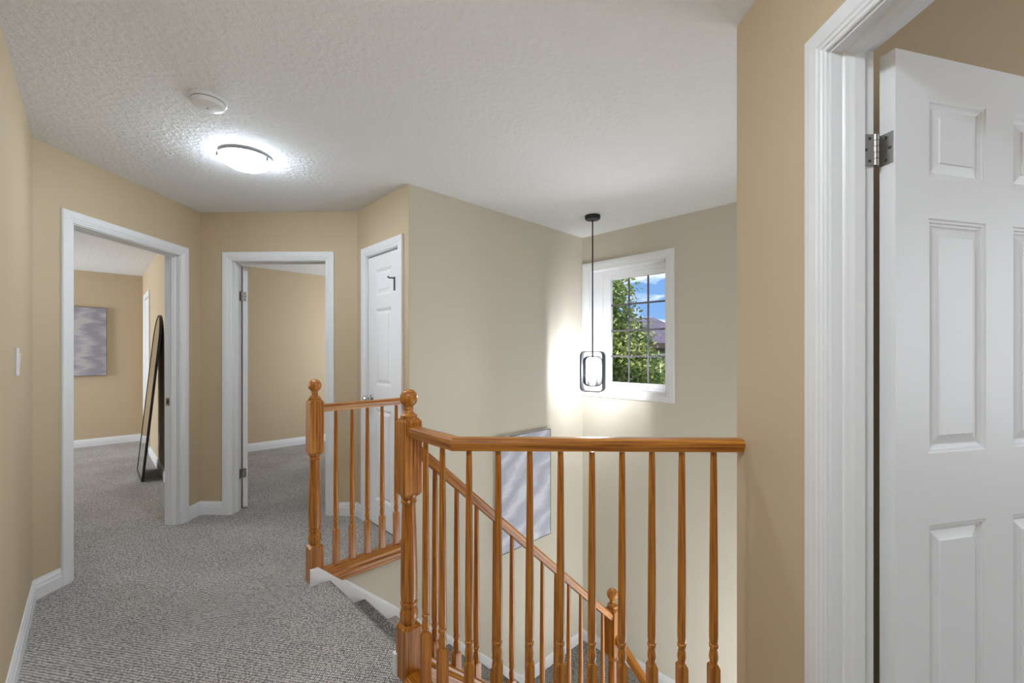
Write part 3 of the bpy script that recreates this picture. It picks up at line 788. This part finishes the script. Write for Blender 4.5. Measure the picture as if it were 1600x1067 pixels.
# ------------------------------------------------------------------ pendant lamp over the landing
px_, py_ = 0.659, 3.555
pn = thing('pendant_lamp', (px_, py_, H), 'black double ring pendant lamp hanging in front of the stairwell window', 'pendant lamp')
MB().lathe([(0.01, 2.405), (0.056, 2.407), (0.062, 2.413), (0.063, 2.418), (0.063, H - 0.0005)], 28, (px_, py_, 0)).obj('canopy', BLACKM, pn, smooth=True)
MB().lathe([(0.0055, 1.266), (0.0055, 2.406)], 10, (px_, py_, 0)).obj('rod', BLACKM, pn, smooth=True)
pang = math.radians(-30)
def fpn(a, b, z, pang=None):
    pang = math.radians(-12) if pang is None else pang
    return Vector((px_ + a * math.cos(pang) - b * math.sin(pang), py_ + a * math.sin(pang) + b * math.cos(pang), z))
def rrect(hw, z0, z1, rad, seg=6):
    pts = []
    for cxx, czz, a0 in ((hw - rad, z1 - rad, 0), (-hw + rad, z1 - rad, 90), (-hw + rad, z0 + rad, 180), (hw - rad, z0 + rad, 270)):
        for k in range(seg + 1):
            a = math.radians(a0 + 90 * k / seg)
            pts.append((cxx + rad * math.cos(a), czz + rad * math.sin(a)))
    return pts
def band(nm, hw, z0, z1, rad, th_, dep, ang):
    o_ = rrect(hw, z0, z1, rad); i_ = rrect(hw - th_, z0 + th_, z1 - th_, rad - th_)
    ang = math.radians(ang)
    l0 = [[fpn(p[0], -dep, p[1], ang) for p in i_], [fpn(p[0], -dep, p[1], ang) for p in o_], [fpn(p[0], dep, p[1], ang) for p in o_], [fpn(p[0], dep, p[1], ang) for p in i_]]
    return MB().loops(l0 + [l0[0]], False, False).obj(nm, BLACKM, pn, smooth=True, angle=40)
band('outer_ring', 0.098, 0.982, 1.318, 0.038, 0.006, 0.036, -30)
band('inner_ring', 0.074, 1.028, 1.278, 0.045, 0.006, 0.033, 6)
for s in (-1, 1):
    a = 0.033 * s; c = fpn(a, 0, 0)
    sk = MB().lathe([(0.010, 1.033), (0.0125, 1.036), (0.0125, 1.092), (0.010, 1.096)], 14, (c.x, c.y, 0)).obj('socket', STEEL, pn, smooth=True)
    MB().lathe([(0.006, 1.096), (0.009, 1.106), (0.0165, 1.130), (0.0185, 1.150), (0.0165, 1.175), (0.010, 1.200), (0.003, 1.212)], 14, (c.x, c.y, 0)).obj('bulb', BULB, sk, smooth=True)

# ------------------------------------------------------------------ switch and outlet
def wall_plate(name, fr, a, z, hw, hh, label, cat, rocker):
    p = thing(name, fr(a, 0, z), label, cat)
    MB().box(a - hw, a + hw, 0.0005, 0.006, z - hh, z + hh, fr).obj('cover_plate', PLASTIC, p, bevel=0.0015)
    if rocker:
        q = [fr(a - 0.016, 0.006, z - 0.033), fr(a + 0.016, 0.006, z - 0.033), fr(a + 0.016, 0.006, z + 0.033), fr(a - 0.016, 0.006, z + 0.033)]
        q2 = [fr(a - 0.016, 0.0075, z - 0.033), fr(a + 0.016, 0.0075, z - 0.033), fr(a + 0.016, 0.012, z + 0.033), fr(a - 0.016, 0.012, z + 0.033)]
        MB().loops([q, q2]).obj('rocker', PLASTIC, p)
    else:
        for dz in (-0.02, 0.02):
            MB().box(a - 0.016, a + 0.016, 0.006, 0.008, z + dz - 0.013, z + dz + 0.013, fr).obj('socket', PLASTIC, p, bevel=0.002)
    return p
wall_plate('light_switch', frame(D(S0D, 0), (E2.x, E2.y), (E1.x, E1.y)), 2.69, 1.269, 0.036, 0.058, 'white rocker light switch on the tan wall', 'light switch', True)
wall_plate('power_outlet', frame(D(B1D, 0), (E2.x, E2.y), (-E1.x, -E1.y)), 6.01, 0.345, 0.036, 0.058, 'white power outlet low on the bedroom wall beside the mirror', 'power outlet', False)

# ------------------------------------------------------------------ outdoors
def cw_(xc, yc):                  # camera-aligned plan coordinates to world
    return (xc - YAW * yc, yc + YAW * xc)
GZ = -3.3
gm, t, b = mat('lawn_grass', (0.10, 0.17, 0.04), 0.9)
n = noise(t, 3, 5); r = ramp(t, n.outputs['Fac'], [(0.3, (0.06, 0.11, 0.025)), (0.7, (0.14, 0.21, 0.06))]); t.links.new(r.outputs['Color'], b.inputs['Base Color'])
tag(MB().prism([(-40, -20), (60, -20), (60, 70), (-40, 70)], GZ - 0.3, GZ).obj('ground', gm), 'green lawn outside the house', 'ground', kind='structure')

lm, t, b = mat('green_leaf', (0.16, 0.24, 0.05), 0.55)
oi = noise(t, 1.7, 2); r = ramp(t, oi.outputs['Fac'], [(0.3, (0.16, 0.23, 0.05)), (0.5, (0.33, 0.41, 0.12)), (0.7, (0.55, 0.58, 0.25))]); t.links.new(r.outputs['Color'], b.inputs['Base Color'])
tl = N(t, 'ShaderNodeBsdfTranslucent'); t.links.new(r.outputs['Color'], tl.inputs['Color'])
mshd = N(t, 'ShaderNodeMixShader'); mshd.inputs['Fac'].default_value = 0.35
t.links.new(b.outputs[0], mshd.inputs[1]); t.links.new(tl.outputs[0], mshd.inputs[2]); t.links.new(mshd.outputs[0], t.nodes['Material Output'].inputs['Surface'])
bark = mat('grey_brown_bark', (0.13, 0.10, 0.075), 0.9)[0]
rng = np.random.default_rng(7)
def tree(base_c, blobs, nleaf, label, leaf=0.038):
    bx0, by0 = cw_(*base_c)
    tr_ = thing('tree', (bx0, by0, GZ), label, 'tree')
    top = max(z for _, _, z, *_ in blobs)
    pts = [(bx0, by0, GZ), (bx0 + 0.05, by0, GZ + 1.5), (bx0 - 0.04, by0 + 0.03, GZ + 3.0), (bx0 + 0.02, by0, top)]
    MB().tube(pts, [0.13, 0.11, 0.08, 0.03], 10).obj('trunk', bark, tr_, smooth=True)
    V = []; F = []
    tot = sum(bl[3] * bl[4] for bl in blobs)
    for (xc, yc, zc_, rx, rz_) in blobs:
        cx_, cy_ = cw_(xc, yc)
        MB().tube([(bx0, by0, zc_ - 0.9), ((bx0 + cx_) / 2, (by0 + cy_) / 2, zc_ - 0.4), (cx_, cy_, zc_ + 0.3 * rz_)], [0.05, 0.035, 0.012], 7).obj('branch', bark, tr_, smooth=True)
        k = int(nleaf * rx * rz_ / tot)
        # leaves sit in small sprays
        ns = k // 9
        u = rng.normal(size=(ns, 3)); u /= np.linalg.norm(u, axis=1)[:, None]
        rad = rng.uniform(0.25, 1.0, ns) ** 0.55
        ctr = u * rad[:, None] * np.array([rx, rx, rz_]) + np.array([cx_, cy_, zc_])
        for c in ctr:
            dirs = rng.normal(size=(9, 3)) * 0.085
            for d_ in dirs:
                p = c + d_
                a_ = rng.normal(size=3); a_ /= np.linalg.norm(a_); b2 = np.cross(a_, rng.normal(size=3)); b2 /= np.linalg.norm(b2)
                s = leaf * rng.uniform(0.7, 1.3)
                nv = len(V)
                V += [tuple(p - a_ * s), tuple(p + b2 * s * 0.45), tuple(p + a_ * s), tuple(p - b2 * s * 0.45)]
                F.append((nv, nv + 1, nv + 2, nv + 3))
    me = bpy.data.meshes.new('foliage'); me.from_pydata(V, [], F); me.materials.append(lm)
    o = add(bpy.data.objects.new('foliage', me), tr_); o['kind'] = 'stuff'
    return tr_
tree((1.55, 7.0), [(1.30, 7.0, 2.15, 0.80, 0.70), (1.50, 7.0, 1.45, 0.85, 0.60), (1.80, 6.8, 0.95, 0.72, 0.55), (2.05, 6.7, 0.25, 1.0, 0.62), (0.9, 7.2, 0.7, 1.1, 0.9), (1.5, 7.0, -0.7, 1.2, 0.8)],
     62000, 'leafy green tree outside the stairwell window')
tree((4.5, 10.6), [(4.2, 10.6, 0.55, 0.85, 0.60), (4.6, 10.6, 0.15, 1.1, 0.75), (4.3, 10.4, -0.6, 1.2, 0.8)], 26000, 'lower light green tree standing in front of the neighbouring house')

# neighbouring house
hs_c = cw_(5.0, 17.5)
hs = thing('house', (*hs_c, GZ), 'neighbouring house with purplish grey hip roof seen through the window', 'house')
rm, t, b = mat('purple_grey_shingles', srgb(110, 102, 116), 0.85)
v = mapped(t, (1, 1, 1)); brk = N(t, 'ShaderNodeTexBrick'); brk.inputs['Scale'].default_value = 3.0; brk.inputs['Mortar Size'].default_value = 0.03
brk.inputs['Color1'].default_value = srgb(122, 112, 126); brk.inputs['Color2'].default_value = srgb(98, 92, 106); brk.inputs['Mortar'].default_value = srgb(70, 66, 78)
t.links.new(v, brk.inputs['Vector']); t.links.new(brk.outputs['Color'], b.inputs['Base Color'])
sd_, t, b = mat('mauve_brown_siding', srgb(150, 130, 128), 0.7)
fasc = mat('dark_brown_fascia', srgb(80, 66, 64), 0.6)[0]
def cwp(xc, yc, z): return (*cw_(xc, yc), z)
x0, x1, y0, y1, ze = -1.0, 7.25, 15.0, 20.0, 1.62
rx0, rx1, ry, zr = 1.5, 6.10, 17.5, 2.74
mb = MB(); o_ = 0.0
mb.v = [cwp(x0, y0, ze), cwp(x1, y0, ze), cwp(x1, y1, ze), cwp(x0, y1, ze), cwp(rx0, ry, zr), cwp(rx1, ry, zr)]
mb.f = [(0, 1, 5, 4), (1, 2, 5), (2, 3, 4, 5), (3, 0, 4), (3, 2, 1, 0)]
mb.obj('roof', rm, hs)
mb = MB()
fh_ = lambda a, b_, z: Vector(cwp(a, b_, z))
mb.box(x0, x1, y0 - 0.03, y0 + 0.02, ze - 0.16, ze + 0.02, fh_); mb.box(x1 - 0.02, x1 + 0.03, y0, y1, ze - 0.16, ze + 0.02, fh_); mb.obj('fascia', fasc, hs)
wl = MB().box(x0 + 0.4, x1 - 0.4, y0 + 0.4, y1 - 0.4, GZ, ze - 0.05, fh_).obj('siding_wall', sd_, hs)
for k in range(26):
    z = GZ + 0.1 + k * 0.185
    MB().box(x0 + 0.39, x1 - 0.39, y0 + 0.385, y0 + 0.40, z, z + 0.165, fh_).obj('siding_board', sd_, wl)
for xw in (2.4, 4.35, 5.42):
    wn = MB().box(xw - 0.5, xw + 0.4, y0 + 0.36, y0 + 0.395, -0.15, 1.28, fh_).obj('window', TRIM, hs)
    MB().box(xw - 0.42, xw + 0.32, y0 + 0.352, y0 + 0.362, -0.07, 1.20, fh_).obj('window_pane', mat('dark_house_pane', (0.05, 0.06, 0.08), 0.1)[0], wn)
